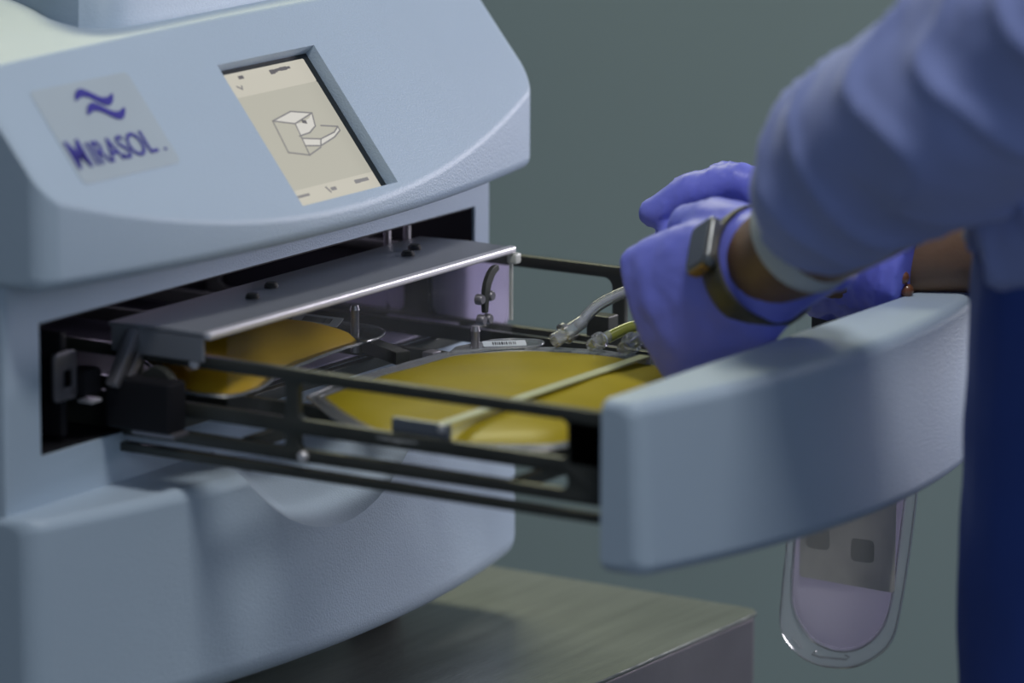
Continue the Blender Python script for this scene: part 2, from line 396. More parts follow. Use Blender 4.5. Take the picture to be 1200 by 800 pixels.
# column with the drawer opening
OX0, OX1, OZ0, OZ1, OD = .033, .478, .185, .261, .36
col = obj('column', boxbm((.0015, 0, .145), (W-.0015, .44, .30)), SHELL, mc, .006, 2)
boolean(col, boxbm((OX0, -.02, OZ0), (OX1, OD, OZ1)))
ln = bmesh.new(); t = .0015
box(ln, (OX0, .002, OZ0), (OX0+t, OD, OZ1)); box(ln, (OX1-t, .002, OZ0), (OX1, OD, OZ1)); box(ln, (OX0, .002, OZ0), (OX1, OD, OZ0+t)); box(ln, (OX0, .002, OZ1-t), (OX1, OD, OZ1)); box(ln, (OX0, OD-t, OZ0), (OX1, OD, OZ1))
obj('opening_lining', ln, DARK, mc, sm=False)
# lilac lamp tube under the roof of the light chamber
UV = mat('lamp_glow', (.5, .5, .5), .4, emit=(.80, .72, 1.0), estr=9.0, bump=.005)
lt = obj('lamp_holder', boxbm((.285, .150, .2570), (.45, .166, .2592)), DULL, mc, .0006)
obj('lamp_tube', cylbm((.290, .158, .2530), (.445, .158, .2530), .0040, 14), UV, lt)
# light marks and catch inside the opening, top right
for x in (.398, .420):
    obj('catch_post', boxbm((x, .012, .235), (x+.0035, .016, .259)), DULL, mc, .0008)
# latch gear at the left of the opening
obj('guide_block', boxbm((.060, .006, .190), (.066, .05, .250)), DARK, mc, .002)
obj('latch_plate', plate_holes(rrect(.050, .212, .070, .240, .003), [rrect(.058, .219, .067, .229, .001)], lambda u, v, t: (u, .004+t, v), .003), DULL, mc)
obj('latch_block', boxbm((.070, -.004, .212), (.086, .012, .228)), DARK, mc, .003)
obj('latch_tongue', boxbm((.072, -.006, .2085), (.082, .004, .2105)), STEEL, mc, .0006)
for k, x in enumerate((.094, .106)):
    mt = Matrix.Translation((x, -.012, .232)) @ Matrix.Rotation(math.radians(38), 4, 'Y')
    obj('slide_arm', boxbm((-.003, -.004, -.018), (.003, .004, .018), mt), DULL, mc, .0015)
obj('slide_roller', cylbm((.100, -.030, .216), (.106, -.030, .216), .012, 20), RAIL, mc, .001)
obj('slide_bracket', boxbm((.088, -.048, .192), (.106, -.002, .222)), DARK, mc, .003)
obj('slide_foot', boxbm((.090, -.050, .190), (.104, -.020, .193)), DULL, mc, .0008)
# shield over the drawer mouth
sh = obj('drawer_shield', loft(bmesh.new(), [[(x, .006, .2470), (x, .006, .2495), (x, -.030, .2505), (x, -.060, .2500), (x, -.060, .2475)] for x in (.104, .424)]), PLATE, mc, .0006)
obj('front_lip', boxbm((.104, -.0655, .2462), (.424, -.0600, .2508)), STEEL, sh, .0014, 3)
obj('end_flange', boxbm((.104, -.060, .2330), (.1065, .004, .2472)), PLATE, sh, .0006)
for x, y in ((.2008, -.0255), (.2342, -.0152), (.3618, -.0265), (.382, -.018)):
    screw(sh, (x, y, .2498), (0, 0, 1), .0042, .0035)
# clear flap hanging from the shield with a curved latch hook
fl = obj('clear_flap', prism(rrect(.125, .194, .4235, .2475, .008), lambda u, v, t: (u, t, v), -.0630, -.0610), ACRYL, mc, .0006)
obj('flap_edge', boxbm((.4222, -.0632, .204), (.4238, -.0608, .246)), EDGEC, fl, .0004)
obj('flap_clip', boxbm((.4205, -.0670, .2395), (.4275, -.0600, .2462)), EDGEC, fl, .0015)
pts = sp([(.4010, -.066, .2412), (.3955, -.066, .2395), (.3900, -.066, .2335), (.3876, -.066, .2255), (.3872, -.066, .2150)], 5)
hb = bmesh.new()
k = len(pts); loops = []
for i, p in enumerate(pts):
    tn = (pts[min(i+1, k-1)]-pts[max(0, i-1)]).normalized(); nn = Vector((-tn.z, 0, tn.x)); wd = .0006+.0026*math.sin(PI*min(1, .12+i/(k-1)*.75))
    loops.append([p+nn*wd+Vector((0, .0015, 0)), p-nn*wd+Vector((0, .0015, 0)), p-nn*wd-Vector((0, .0015, 0)), p+nn*wd-Vector((0, .0015, 0))])
hk = obj('latch_hook', loft(hb, loops), RAIL, mc, .0004)
for x, z in ((.3822, .2240), (.3935, .2245), (.3842, .2110), (.3915, .2105)):
    screw(hk, (x, -.0635, z), (0, -1, 0), .0034, .0045, DULL)
# lilac guard plate beyond the far rail
obj('chamber_floor', boxbm((.200, .003, .1866), (.4710, .055, .1880)), LILAC, mc, .0004)
obj('chamber_liner', prism(rrect(.064, .187, .122, .209, .004), lambda u, v, t: (t, u, v), .4722, .4742), LILAC, mc, .0005)
obj('side_guard', prism(rrect(-.0285, .187, .063, .234, .008), lambda u, v, t: (t, u, v), .4722, .4742), LILAC, mc, .0005)

# base with bowed front and finger scoop
def base_prof(x):
    yf = -.020-bow(x, .036)+corner(x, 0, W, .012)
    return fillet(x, [(.43, .157, .004), (.43, .032, .004), (yf, .032, .016), (yf, .157, .008)], .095, .062, corner(x, 0, W, .006))
base = obj('base_housing', bowed(0, W, 40, base_prof), SHELL, mc)
cb = bmesh.new(); n = 64; th = math.radians(32)
ax = Vector((0, math.cos(th), math.sin(th))); uu = Vector((1, 0, 0)); vv = ax.cross(uu)
c0 = Vector((.247, -.056, .2500)); c0.z += .019; loops = []
for s in (-.12, .072):
    loops.append([c0+ax*s+uu*(.1345*math.cos(2*PI*j/n))+vv*(.1345*math.sin(2*PI*j/n)) for j in range(n)])
loft(cb, loops); boolean(base, cb)
for x in (.06, .43):
    for y in (.045, .38):
        obj('rubber_foot', cylbm((x, y, 0), (x, y, .034), .017, 20), RUBBER, mc, .002)

# drawer
dr = obj('drawer', boxbm((.1135, .284, .1900), (.4645, .296, .2005)), RAIL, mc, .0008)   # rear member that carries the drawer's pieces
def panel_prof(x):
    q = (x-.099)/.404*.5
    b = bow(q, .038)-corner(x, .099, .503, .009)
    yt = -.347-b*.80; yb = -.352-b
    return fillet(x, [(-.325, .1505, .003), (yb, .1505, .007), (yt, .2455, .0085), (-.325, .2455, .003)], .198, .0475, corner(x, .099, .503, .006))
fp = obj('front_panel', bowed(.099, .503, 36, panel_prof, .009), SHELL, dr)
wn_ = fp.modifiers.new('wn', 'WEIGHTED_NORMAL'); wn_.keep_sharp = True; wn_.weight = 100
yz = lambda x0: (lambda u, v, t: Vector((x0+t, u, v)))
ho = []
for y0, y1 in ((-.113, -.012), (-.298, -.122)):
    ho += [rrect(y0, .2075, y1, .2285, .004), rrect(y0, .1905, y1, .1990, .0035)]
obj('side_rail', plate_holes(rrect(-.3255, .1835, .20, .2355, .003), ho+[rrect(.0, .2075, .19, .2285, .004)], yz(.111), .005), RAIL, dr)
ho = [rrect(-.1095, .1905, .0265, .2285, .006), rrect(-.250, .1905, -.1185, .2285, .006), rrect(.045, .1905, .19, .2285, .006)]
obj('side_rail', plate_holes(rrect(-.3255, .1815, .20, .2360, .003), ho, yz(.467), .005), RAIL, dr)
obj('lower_slide', boxbm((.106, -.32, .1745), (.113, .20, .1795)), RAIL, dr, .0006)
obj('end_block', boxbm((.1085, -.3255, .2040), (.128, -.2985, .2290)), DARK, dr, .001)
obj('end_block', boxbm((.448, -.3255, .1850), (.4645, -.3005, .2290)), DARK, dr, .001)
screw(dr, (.1082, -.126, .1870), (-1, 0, 0), .0032, .003, STEEL)
screw(dr, (.1082, -.052, .2310), (-1, 0, 0), .0030, .003, STEEL)
# inner tray bars, cross members, pegs and brackets
for x in (.170, .335, .405):
    obj('tray_bar', boxbm((x-.003, -.322, .1915), (x+.003, .284, .2004)), RAIL, dr, .0006)
for y in (-.018, -.083, -.262):
    obj('cross_bar', boxbm((.1135, y-.003, .1840), (.4645, y+.003, .1912)), RAIL, dr, .0006)
mt = Matrix.Translation((.300, -.052, .2045)) @ Matrix.Rotation(math.radians(-28), 4, 'Z')
obj('peg_bracket', boxbm((-.005, -.022, -.004), (.005, .022, .004), mt), RAIL, dr, .0008)
for p, h in (((.3035, -.0272, .2005), .029), ((.3214, -.1016, .2005), .0215), ((.352, -.262, .2005), .018)):
    bm = bmesh.new(); a = Vector(p); tube(bm, [a, a+Vector((0, 0, h-.004)), a+Vector((0, 0, h-.003)), a+Vector((0, 0, h))], [.0026, .0026, .0030, .0022], 12, False)
    obj('peg', bm, DULL, dr)
obj('hinge_block', boxbm((.296, -.088, .2005), (.306, -.080, .2085)), DULL, dr, .001)
obj('corner_block', boxbm((.430, -.128, .1985), (.442, -.112, .2120)), RAIL, dr, .001)
obj('bag_clip', boxbm((.1145, -.218, .2060), (.1185, -.180, .2150)), PLATE, dr, .0012)
screw(dr, (.1146, -.214, .2125), (-1, 0, 0), .0025, .0022, STEEL)
obj('holding_strip', boxbm((.118, -.2160, .2136), (.333, -.2085, .2152)), STRIP, dr, .0006)
for x in (.3305,): obj('strip_post', boxbm((x-.0025, -.216, .2005), (x+.0025, -.2085, .2140)), EDGEC, dr, .0006)

# ------------------------------------------------------------------ bags
def resample(pts, n):
    P = sp([(*p, 0) for p in pts]+[(*pts[0], 0)], 8)[:-1]
    L = [0]
    for i in range(len(P)): L.append(L[-1]+(P[(i+1) % len(P)]-P[i]).length)
    out = []; j = 0
    for k in range(n):
        s = L[-1]*k/n
        while L[j+1] < s: j += 1
        t = (s-L[j])/max(1e-9, L[j+1]-L[j]); out.append(P[j].lerp(P[(j+1) % len(P)], t))
    return out
def pillow(pts, h, fn, rings=14, n=72, hb=None, wob=0, seed=0, pw=.55):
    """a filled sachet with a closed outline; fn(u,v,h)->xyz"""
    P = resample(pts, n); c = sum(P, Vector())/n; hb = h*.35 if hb is None else hb
    bm = bmesh.new(); rows = []
    def H(s, p): return (max(0, 1-s**3.2))**pw*(1+wob*noise.noise(Vector((p.x*28, p.y*28, seed))))
    for side in (1, -1):
        for r in (range(1, rings+1) if side > 0 else range(rings-1, 0, -1)):
            s = r/rings; loop = []
            for p in P:
                q = c.lerp(p, s); k = H(s, q); loop.append(Vector(fn(q.x, q.y, h*k if side > 0 else -hb*k)))
            rows.append(loop)
    loft(bm, rows); return bm
def film(pts, th, fn, n=72):
    P = resample(pts, n); return loft(bmesh.new(), [[fn(p.x, p.y, t) for p in P] for t in (-th/2, th/2)])
def seam(pts, r, fn, n=72, closed=True, wob=.0006):
    P = resample(pts, n) if closed else [Vector((*p, 0)) for p in pts]
    bm = bmesh.new(); loops = []
    k = len(P)
    for i, p in enumerate(P):
        if closed: t = (P[(i+1) % k]-P[i-1]).normalized()
        else: t = (P[min(k-1, i+1)]-P[max(0, i-1)]).normalized()
        nn = Vector((-t.y, t.x, 0)); z = wob*noise.noise(Vector((p.x*90, p.y*90, 3)))
        loops.append([fn(p.x+nn.x*a*r, p.y+nn.y*a*r, b*r+z) for a, b in ((1, 0), (.5, .8), (-.5, .8), (-1, 0), (-.5, -.8), (.5, -.8))])
    return loft(bm, loops, closed=closed)
# large bag lying in the open tray
def b1f(u, v, h):   # gentle sag along the bag
    return Vector((u, v, .2055+.003*(u-.2)/.15+h))
bag = thing('plasma_bag', 'large clear bag of yellow plasma lying flat in the open tray, tubes at one end', 'blood bag', (.22, -.17, .2005), 'yellow plasma bags in the drawer')
OUT1 = [(.1735, -.0947), (.142, -.135), (.1185, -.176), (.120, -.205), (.1285, -.236), (.150, -.268), (.190, -.268), (.240, -.262), (.290, -.256), (.325, -.242), (.342, -.205), (.343, -.165), (.330, -.132), (.300, -.104), (.2846, -.099), (.250, -.096), (.215, -.093)]
def grow(pts, d):
    c = Vector((sum(p[0] for p in pts)/len(pts), sum(p[1] for p in pts)/len(pts)))
    return [tuple(Vector(p)+(Vector(p)-c).normalized()*d) for p in pts]
obj('plasma', pillow(OUT1, .0058, b1f, wob=.25, seed=1, hb=.004), PLASMA, bag)
obj('film_margin', film(grow(OUT1, .010), .0006, b1f), FILM, bag)
obj('weld_seam', seam(grow(OUT1, .0095), .0013, b1f), WELD, bag)
obj('weld_seam', seam(grow(OUT1, .0030), .0009, b1f), WELD, bag)
# hanger flap with barcode label behind the peg
FL = [(.300, -.098), (.318, -.096), (.345, -.108), (.352, -.128), (.340, -.133), (.322, -.116)]
obj('hanger_flap', film(FL, .001, lambda u, v, h: b1f(u, v, h+.002)), FILM, bag)
obj('weld_seam', seam(FL, .0009, lambda u, v, h: b1f(u, v, h+.002)), WELD, bag)
def lab(parent, o, du, dv, w_, h_, z, mats=(LABEL, PRINT)):
    """small label with a barcode: origin o, unit axes du, dv"""
    du = Vector(du).normalized(); dv = Vector(dv); dv = (dv-du*dv.dot(du)).normalized(); nn = du.cross(dv); o = Vector(o)
    f = lambda u, v, t: o+du*u+dv*v+nn*t
    l = obj('label', prism(rrect(0, 0, w_, h_, .0008), f, 0, .0003), mats[0], parent, sm=False)
    bm = bmesh.new(); x = w_*.22; rnd = random.Random(7)
    while x < w_*.78:
        bw = rnd.choice((.0005, .0008, .0012)); loft(bm, [[f(a, b, t) for a, b in ((x, h_*.25), (x+bw, h_*.25), (x+bw, h_*.75), (x, h_*.75))] for t in (.0003, .0005)]); x += bw+rnd.choice((.0006, .0009))
    obj('barcode', bm, mats[1], l, sm=False); return l
lab(bag, b1f(.3175, -.110, .003), (.020, -.022, 0), (.75, .60, .35), .026, .0060, 0)
# ports and tubes at the far end
def port(parent, a, b, r):
    a = Vector(a); b = Vector(b); bm = bmesh.new()
    tube(bm, [a, a.lerp(b, .3), a.lerp(b, .34), a.lerp(b, .45), a.lerp(b, .5), b], [r, r, r*1.5, r*1.5, r, r*.9], 14, False)
    return obj('port', bm, TUBE, parent)
port(bag, (.332, -.150, .2165), (.352, -.158, .226), .0045)
port(bag, (.335, -.196, .2165), (.366, -.192, .220), .0042)
port(bag, (.338, -.172, .2155), (.362, -.172, .218), .0036)
bm = bmesh.new(); tube(bm, sp([(.350, -.157, .225), (.362, -.163, .235), (.378, -.178, .2435), (.388, -.196, .2455), (.392, -.215, .243)], 8), .0036, 12)
obj('tube', bm, TUBE, bag)
bm = bmesh.new(); tube(bm, sp([(.350, -.157, .225), (.362, -.163, .235), (.378, -.178, .2435), (.388, -.196, .2455), (.392, -.215, .243)], 8), .0018, 8)
obj('tube_bore', bm, clear_film('tube_bore', gloss=.5, haze=.3), bag)
bm = bmesh.new(); tube(bm, sp([(.358, -.172, .217), (.368, -.182, .2225), (.376, -.197, .2250), (.377, -.215, .222), (.372, -.235, .218)], 8), .0036, 12)
obj('tube', bm, mat('fluid_filled_tube', (.30, .33, .06), .2, coat=.6, trans=.2, bump=.01), bag)
mt = Matrix.Translation((.3815, -.1850, .2440)) @ Matrix.Rotation(math.radians(-8), 4, 'X')
ck = obj('tube_clamp', boxbm((-.006, -.004, -.0110), (.006, .004, .0075), mt), CLAMP, bag, .0018)
obj('clamp_lever', boxbm((-.004, -.0065, -.009), (.004, -.003, .0060), mt), CLAMP, ck, .0012)
# second bag, half under the shield
def b2f(u, v, h): return Vector((u, v, .2100+.010*max(0, (v+.05)/.1)*0+h+.003*math.sin(u*30)))
bag2 = thing('plasma_bag', 'yellow plasma bag half hidden under the dark drawer shield, barcode label on its flap', 'blood bag', (.22, 0, .2005), 'yellow plasma bags in the drawer')
OUT2 = [(.285, -.0415), (.255, -.0430), (.2055, -.0410), (.165, -.0520), (.142, -.050), (.138, -.025), (.178, .020), (.205, .060), (.225, .085), (.26, .085), (.285, .050), (.292, .020), (.293, -.010)]
obj('plasma', pillow(OUT2, .0125, b2f, wob=.30, seed=5, hb=.004), PLASMA_LIFTED, bag2)
obj('film_margin', film(grow(OUT2, .008), .0006, b2f), FILM, bag2)
obj('weld_seam', seam(grow(OUT2, .0075), .0011, b2f), WELD, bag2)
FL2 = [(.283, -.050), (.306, -.046), (.322, -.030), (.322, .010), (.314, .040), (.298, .050), (.296, .015), (.292, -.020)]
fl2 = lambda u, v, h: b2f(u, v, h+.001+.10*max(0, u-.295))
obj('hanger_flap', film(FL2, .001, fl2), FILM, bag2)
obj('weld_seam', seam(FL2, .0010, fl2), WELD, bag2)
lab(bag2, fl2(.3045, -.004, .002), (.001, -.030, 0), (.9, .1, .35), .026, .0085, 0) if False else lab(bag2, fl2(.300, .018, .0022), (.001, -.036, 0), (.9, .1, .45), .034, .0090, 0)

# empty transfer bag hanging below the drawer on the far side
hb_ = thing('transfer_bag', 'empty clear bag with grey label hanging below the drawer front', 'blood bag', (.49, -.262, .0))
HX = .492
hf = lambda u, v, h: Vector((HX+h, u, v))
HO = [(-.2185, .120), (-.2210, .080), (-.2180, .040), (-.2170, .016), (-.2260, .003), (-.2400, -.0035), (-.2560, -.0040), (-.2700, -.0010), (-.2850, .008), (-.2950, .020), (-.3000, .040), (-.3060, .080), (-.3100, .120), (-.3100, .155), (-.30, .180), (-.264, .188), (-.228, .180), (-.2185, .155)]
HI = [(-.2265, .120), (-.2265, .080), (-.2245, .045), (-.2265, .028), (-.2370, .013), (-.2500, .0075), (-.2640, .0075), (-.2780, .014), (-.2890, .027), (-.2945, .045), (-.2990, .080), (-.3030, .120), (-.3020, .150), (-.29, .168), (-.264, .172), (-.240, .168), (-.2275, .150)]
obj('film_margin', film(HO, .0012, hf, 96), HANGFILM, hb_)
obj('weld_seam', seam(HO, .0009, hf, 96), WELD, hb_)
obj('pouch', pillow(HI, .0035, hf, wob=.1, seed=9, n=96, hb=.0035, pw=.5), BAGW, hb_)
obj('weld_seam', seam(HI, .0007, lambda u, v, h: hf(u, v, h-.001), 96), WELD, hb_)
lb = obj('label', prism(rrect(-.2985, .0510, -.2325, .140, .002), lambda u, v, t: hf(u, v+.06*(u+.264)*.3, t), -.0052, -.0048), BAGLBL, hb_, sm=False)
for (a, b) in ((-.276, .074), (-.245, .078)):
    obj('label_patch', prism(rrect(a-.008, b-.007, a+.008, b+.007, .003), lambda u, v, t: hf(u, v, t), -.0054, -.0052), translucent('label_smudge', (.72, .72, .69), .5, var=.1), lb, sm=False)
# hanger slots punched in the bottom margin
for pp in ([(-.226, .0110), (-.233, .0050)], [(-.2425, .0045), (-.2400, .0022), (-.2455, .0012), (-.2640, .0025), (-.2660, .0045), (-.2630, .0052)]):
    obj('hanger_slot', seam(pp, .0007, lambda u, v, h: hf(u, v, h-.001), closed=False, wob=0), WELD, hb_)
# the upper film drapes over the far rail into the tray and is crumpled there
rnd = random.Random(3); cr = bmesh.new(); NX, NY = 14, 16; g = []
for i in range(NX+1):
    row = []
    for j in range(NY+1):
        s = i/NX; y = -.225-.080*j/NY
        if s < .35: p = Vector((HX-.001, y, .180+.058*s/.35))
        else:
            q = (s-.35)/.65; p = Vector((HX-.001-.055*q, y, .2385+.012*math.sin(PI*q)-.010*q*q))
        p += Vector((noise.noise(p*90), noise.noise(p*90+Vector((7, 0, 0))), noise.noise(p*110+Vector((0, 9, 0)))*1.6))*(.0045 if s > .4 else .001)
        row.append(cr.verts.new(p))
    g.append(row)
for i in range(NX):
    for j in range(NY): cr.faces.new((g[i][j], g[i+1][j], g[i+1][j+1], g[i][j+1]))
cm = obj('crumpled_film', cr, FILM, hb_, sm=True, ang=25)

# ------------------------------------------------------------------ the person
def fuse(o, voxel, it=6, fac=.6):
    r = o.modifiers.new('r', 'REMESH'); r.mode = 'VOXEL'; r.voxel_size = voxel
    s = o.modifiers.new('s', 'SMOOTH'); s.iterations = it; s.factor = fac
    bake(o)
def finish(name, bm, m, parent, voxel, it=6, disp=None):
    o = obj(name, bm, m, parent, sm=False); fuse(o, voxel, it); me = o.data
    if disp:
        nn = [v.normal.copy() for v in me.vertices]
        for v, k in zip(me.vertices, nn): v.co += k*disp(v.co)
        me.update()
    me.materials.clear(); me.materials.append(m); me.shade_smooth(); return o
def ell(cx, cy, z, a, b, n=28, tilt=0): return [Vector((cx+a*math.cos(2*PI*j/n), cy+b*math.sin(2*PI*j/n), z+tilt*math.sin(2*PI*j/n))) for j in range(n)]
pr = thing('person', 'person in blue gown and navy trousers, gloved hands reaching into the drawer', 'person', (.40, -.60, FZ))
LW = Vector((.289, -.319, .288)); RW = Vector((.452, -.282, .262))            # wrists
LE = Vector((.1684, -.545, .425)); RE = Vector((.575, -.520, .305))           # elbows
LS = Vector((.225, -.66, .62)); RS = Vector((.585, -.66, .62))                # shoulders
HC = Vector((.386, -.553, 0))                                                 # hip centre (plan)
bb = bmesh.new()
loft(bb, [ell(HC.x, HC.y, z, a, b) for z, a, b in ((.04, .10, .08), (.06, .155, .105), (.16, .160, .108), (.27, .135, .095))]+[ell(HC.x-.002, HC.y-.02, .38, .14, .10), ell(.405, -.63, .52, .165, .105), ell(.405, -.66, .62, .17, .085), ell(.405, -.665, .66, .10, .06)])
tube(bb, [(.405, -.665, .64), (.405, -.65, .70), (.405, -.64, .76)], [.062, .055, .056], 16)
for s, E_, W_ in ((LS, LE, LW), (RS, RE, RW)):
    tube(bb, [s, s.lerp(E_, .5), E_, E_.lerp(W_, .35), E_.lerp(W_, .75), W_, W_+(W_-E_).normalized()*.006], [.055, .048, .041, .042, .033, .0275, .026], 18)
for s in (-1, 1):
    hx = HC.x+s*.085
    tube(bb, [(hx, HC.y, .03), (hx+s*.01, HC.y+.005, -.18), (hx+s*.015, HC.y+.012, -.36), (hx+s*.02, HC.y-.01, -.55), (hx+s*.02, HC.y-.02, FZ+.10)], [.085, .072, .052, .050, .034], 18)
    tube(bb, [(hx+s*.02, HC.y-.02, FZ+.07), (hx+s*.03, HC.y+.10, FZ+.045)], [.036, .03], 14)
# head with a face, looking down at the tray
hm = Matrix.Translation((.400, -.60, .845)) @ Matrix.Rotation(math.radians(-28), 4, 'X')
hl = []
for i in range(1, 16):
    a = -PI/2+PI*i/16; z = .118*math.sin(a); r = math.cos(a)
    lp_ = []
    for j in range(28):
        t = 2*PI*j/28; x = .076*r*math.cos(t); y = .095*r*math.sin(t)
        if z < -.02: y = y*(1-.10*(-z/.118)) + .012*(-z/.118); x *= 1-.18*(-z/.118)
        lp_.append(hm @ Vector((x, y, z)))
    hl.append(lp_)
loft(bb, hl)
tube(bb, [hm @ Vector((0, .090, .015)), hm @ Vector((0, .105, -.012)), hm @ Vector((0, .108, -.026))], [.008, .012, .015], 10)     # nose
for x in (-.018, .0, .018): tube(bb, [hm @ Vector((x-.008, .088, -.055)), hm @ Vector((x+.008, .088, -.055))], .008, 8)           # mouth
for s in (-1, 1):
    tube(bb, [hm @ Vector((s*.078, -.008, .018)), hm @ Vector((s*.082, -.004, -.004)), hm @ Vector((s*.076, .004, -.026))], [.011, .012, .008], 10)   # ears
    tube(bb, [hm @ Vector((s*.014, .088, .026)), hm @ Vector((s*.044, .080, .026))], .008, 8)                                     # brows
tube(bb, [(.405, -.645, .72), hm @ Vector((0, -.015, -.06))], [.056, .055], 16)
body = finish('body', bb, SKIN, pr, .005, 5)
for s in (-1, 1):
    bm = bmesh.new(); tube(bm, [hm @ Vector((s*.030, .086, .010)), hm @ Vector((s*.030, .0905, .010))], [.009, .007], 12); obj('eye', bm, mat('eye_dark', (.05, .04, .035), .2, bump=.01), body)
bm = bmesh.new(); hl = []
for i in range(7, 17):
    a = -PI/2+PI*min(i, 15.9)/16; z = .126*math.sin(a)+.004; r = math.cos(a)
    hl.append([hm @ Vector((.084*r*math.cos(2*PI*j/28), -.010+.098*r*math.sin(2*PI*j/28)-(.02 if z < .05 and math.sin(2*PI*j/28) > .2 else 0), z)) for j in range(28)])
loft(bm, hl); obj('hair', bm, HAIR, pr)

# trousers
tr = bmesh.new()
loft(tr, [ell(HC.x, HC.y, z, a, b) for z, a, b in ((-.02, .10, .085), (.03, .182, .124), (.12, .186, .128), (.20, .184, .128), (.29, .182, .128), (.345, .175, .122))])
for s in (-1, 1):
    hx = HC.x+s*.088
    tube(tr, [(hx, HC.y, .05), (hx+s*.006, HC.y+.004, -.16), (hx+s*.012, HC.y+.010, -.36), (hx+s*.018, HC.y-.005, -.56), (hx+s*.02, HC.y-.012, FZ+.05)], [.100, .096, .083, .078, .074], 24, False)
def nfold(co):
    return .004*noise.noise(Vector((co.x*9, co.y*9, co.z*3.5)))+.0015*noise.noise(co*30)
finish('trousers', tr, NAVY, pr, .008, 6, nfold)
for s in (-1, 1):
    hx = HC.x+s*.108; bm = bmesh.new()
    tube(bm, [(hx, HC.y-.055, FZ+.045), (hx, HC.y, FZ+.055), (hx+s*.01, HC.y+.10, FZ+.042), (hx+s*.012, HC.y+.165, FZ+.032)], [.040, .044, .040, .028], 16)
    for v in bm.verts: v.co.z = max(v.co.z, FZ+.001)
    obj('shoe', bm, SHOE, pr)
# gown: torso, wide left sleeve to the wrist, short right sleeve, bloused over the waist
gw = bmesh.new()
loft(gw, [ell(HC.x, HC.y, .300, .150, .105), ell(HC.x, HC.y, .310, .186, .130), ell(HC.x, HC.y-.003, .335, .194, .138), ell(HC.x+.004, HC.y-.02, .38, .194, .136), ell(.402, -.605, .46, .192, .132), ell(.405, -.635, .53, .195, .130), ell(.405, -.66, .63, .185, .10), ell(.405, -.665, .665, .10, .07)])
CUFFP = LW+(LE-LW).normalized()*.052+Vector((-.002, 0, .004))
SLV = [CUFFP, Vector((.2400, -.382, .333)), Vector((.220, -.405, .3560)), Vector((.1998, -.46, .3917)), Vector((.178, -.525, .4350)), Vector((.172, -.585, .490)), LS]
SLR = [.0290, .0400, .0520, .0560, .0590, .0640, .072]
tube(gw, sp(SLV+[LS+Vector((.05, 0, .025))], 5), spf(SLR+[.070], 5), 28, True)
tube(gw, sp([RS+Vector((-.05, 0, .025)), RS, RS.lerp(RE, .5), RS.lerp(RE, .85)], 5), spf([.070, .075, .062, .060], 5), 24, True)
def gfold(co):
    # long creases that run round the sleeve, plus soft crumple
    d = (co-LE); ax_ = (LW-LE).normalized(); s = d.dot(ax_)
    f = .0
    if co.x < .27 and co.z > .27:
        q = s*55+3.0*noise.noise(Vector((co.x*14, co.y*10, co.z*16)))
        f += .0075*(1-abs(math.sin(q)))**2*(0.4+.8*max(0, noise.noise(co*11+Vector((3, 1, 8)))+.4))
        f += .009*noise.noise(co*17)
    f += .0055*noise.noise(Vector((co.x*12, co.y*12, co.z*8)))+.001*noise.noise(co*60)
    return f
finish('gown', gw, GOWN, pr, .005, 4, gfold)
# white knitted cuff at the left wrist
cd = (LW-CUFFP).normalized()
bm = bmesh.new(); rows = []
cu_ = Vector((0, 0, 1)); cu_ = (cu_-cd*cu_.dot(cd)).normalized(); cv_ = cd.cross(cu_)
for s, r in ((-.012, .0300), (-.004, .0335), (.006, .0345), (.0125, .0340), (.0140, .0320), (.008, .0300), (-.012, .0285)):
    rows.append([CUFFP+cd*s+cu_*(r*1.02*math.cos(2*PI*j/32))+cv_*(r*.95*math.sin(2*PI*j/32)) for j in range(32)])
loft(bm, rows, closed=True); obj('cuff', bm, CUFF, pr, sm=True, ang=60)

# gloves ------------------------------------------------------------------
def glove(mtx, flex, thumb, cuff, heel=0, splay=(.06, .02, -.02, -.07), wr=.031):
    """hand in local axes: x to the fingers, y to the thumb, z out of the back of the hand"""
    bm = bmesh.new(); T = lambda p: mtx @ Vector(p)
    # palm
    def pe(x, a, b, dz=0, dy=0, n=24): return [T((x, dy+a*math.cos(2*PI*j/n), dz+b*math.sin(2*PI*j/n))) for j in range(n)]
    loft(bm, [pe(-.045, wr, wr*.88), pe(-.030, wr*.98, wr*.84), pe(-.005, .031+heel*.8, .023, 0, -.002-heel*.8), pe(.02, .040+heel, .0225, 0, -.004-heel), pe(.05, .0435, .0205, 0, -.001), pe(.075, .043, .0175, .001), pe(.092, .040, .0135, 0)])
    # four fingers of different length, bent at the knuckles
    for k, (y, L, r) in enumerate(((.031, .075, .0098), (.0105, .083, .0102), (-.0105, .077, .0097), (-.031, .060, .0088))):
        ang = 0; p = Vector((.088-.003*abs(k-1), y, .001)); pts = [Vector((.055, y*.92, 0)), p.copy()]
        segs = (L*.50, L*.30, L*.26)
        for sgl, f in zip(segs, flex[k]):
            ang += math.radians(f); st = Vector((math.cos(ang), math.sin(splay[k])*math.cos(ang), -math.sin(ang)))
            pts += [p+st*sgl*.5, p+st*sgl]; p = p+st*sgl
        tube(bm, [T(q) for q in pts], [r*1.05, r*1.12, r*1.0, r*1.04, r*.92, r*.96, r*.88, r*.80][:len(pts)], 14)
    pts = [Vector(q) for q in thumb]
    tube(bm, [T(q) for q in pts], [.017, .0150, .0122, .0112, .0090][:len(pts)], 14)
    # rolled cuff of the glove
    tube(bm, [T((cuff, (wr+.0005)*math.cos(2*PI*j/24), (wr*.88+.0005)*math.sin(2*PI*j/24))) for j in range(25)], .0016, 6)
    return bm
def frame(o, d, tside):
    d = Vector(d).normalized(); t = Vector(tside); t = (t-d*t.dot(d)).normalized(); n = d.cross(t)
    return o, d, t, n
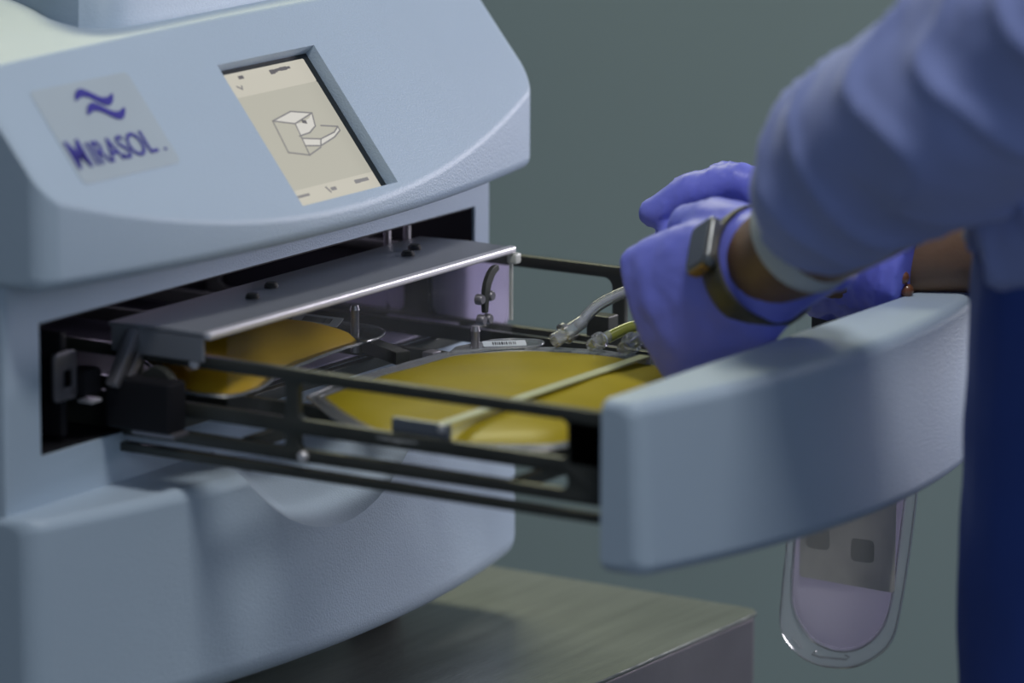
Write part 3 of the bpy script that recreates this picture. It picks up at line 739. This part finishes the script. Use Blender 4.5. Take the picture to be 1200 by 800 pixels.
def mframe(o, d, t, n):
    m = Matrix((d, t, n)).transposed().to_4x4(); m.translation = o; return m
# left hand: thumb up, back of the hand towards -X
o_, d1, t1, _ = frame(LW, (.03, .90, -.46), (.05, .25, .96))
n1 = Vector((-1, 0, 0)); n1 = (n1-d1*n1.dot(d1)); n1 = (n1-t1*n1.dot(t1)).normalized()
LM = mframe(LW, d1, t1, n1)
fx = ((62, 48, 25), (66, 52, 28), (68, 55, 30), (66, 55, 30))
gl = finish('glove', glove(LM, fx, [(.012, .022, -.006), (.035, .036, -.016), (.060, .043, -.028), (.078, .038, -.042), (.094, .030, -.052)], -.040), GLOVE, pr, .0026, 4, lambda c: .0009*noise.noise(c*70)+.0004*noise.noise(c*170))
# right hand: reaches from the far side, back up, fingers bent down towards the tray
o_, d2, t2, _ = frame(RW, (-.02, .97, .20), (-.55, .05, .84))
n2 = t2.cross(d2)
if n2.x < 0: n2 = -n2
RM = mframe(RW, d2, t2, n2)
fx2 = ((74, 40, 24), (72, 44, 26), (70, 48, 28), (68, 50, 30))
finish('glove', glove(RM, fx2, [(.012, .024, -.006), (.038, .043, -.010), (.064, .054, -.017), (.086, .050, -.032), (.102, .040, -.048)], -.034, .009), GLOVE, pr, .0026, 4,
       lambda c: .0009*noise.noise(c*70)+.0012*(1-abs(math.sin(330*((c-RW).dot(d2))+2.5*noise.noise(c*40))))**3)

# wristwatch on the left wrist
axw = (LW-LE).normalized(); up_ = Vector((0, 0, 1)); up_ = (up_-axw*up_.dot(axw)).normalized(); sd_ = axw.cross(up_)
wt = bpy.data.objects.new('wristwatch', None)
WC = LW+axw*(.010)
bm = bmesh.new(); rows = []
for j in range(48):
    a = 2*PI*j/48; r = up_*math.cos(a)*.0335+sd_*math.sin(a)*.0315; rn = r.normalized()
    rows.append([WC+r+rn*h+axw*t for t, h in ((-.009, 0), (.009, 0), (.009, .0018), (.007, .0026), (-.007, .0026), (-.009, .0018))])
wb = obj('watch_band', loft(bm, rows, closed=True), WBAND, pr)
def on_wrist(a): return WC+up_*math.cos(a)*.0345+sd_*math.sin(a)*.0325
# case faces outwards on the near side of the wrist
cands = [math.radians(i) for i in range(0, 360, 5)]
tocam = (M.translation-WC).normalized()
AC = math.radians(0)
best = max(cands, key=lambda a: (up_*math.cos(a)+sd_*math.sin(a)).dot((tocam*1.0+Vector((0, 0, .55))).normalized()))
rn = (up_*math.cos(best)+sd_*math.sin(best)).normalized(); tg = axw.cross(rn)
wf = lambda u, v, t: on_wrist(best)+axw*u+tg*v+rn*t
wc_ = obj('watch_case', prism(rrect(-.013, -.015, .013, .015, .005), wf, 0, .0075), WCASE, wb, .0018, 3)
obj('watch_dial', prism(rrect(-.011, -.013, .011, .013, .004), wf, .0075, .0081), BEZEL, wb, .0003)
obj('watch_crown', cylbm(wf(.002, -.017, .004), wf(.002, -.0145, .004), .0030, 14), WGOLD, wb, .0005)
obj('watch_plate', prism(rrect(-.008, .0015, .008, .0075, .0015), lambda u, v, t: wf(u, -.0152-t, v), 0, .001), WGOLD, wb, .0003)

# beaded bracelet on the right wrist
axr = (RW-RE).normalized(); ur = Vector((0, 0, 1)); ur = (ur-axr*ur.dot(axr)).normalized(); sr = axr.cross(ur)
BC = RW-axr*.030-ur*.006
br = bmesh.new()
for j in range(26):
    a = 2*PI*j/26; c = BC+ur*math.cos(a)*.036+sr*math.sin(a)*.034+axr*(.006*math.cos(a))
    bmesh.ops.create_uvsphere(br, u_segments=10, v_segments=6, radius=.0043, matrix=Matrix.Translation(c))
bro = obj('bracelet', br, BEAD, pr)
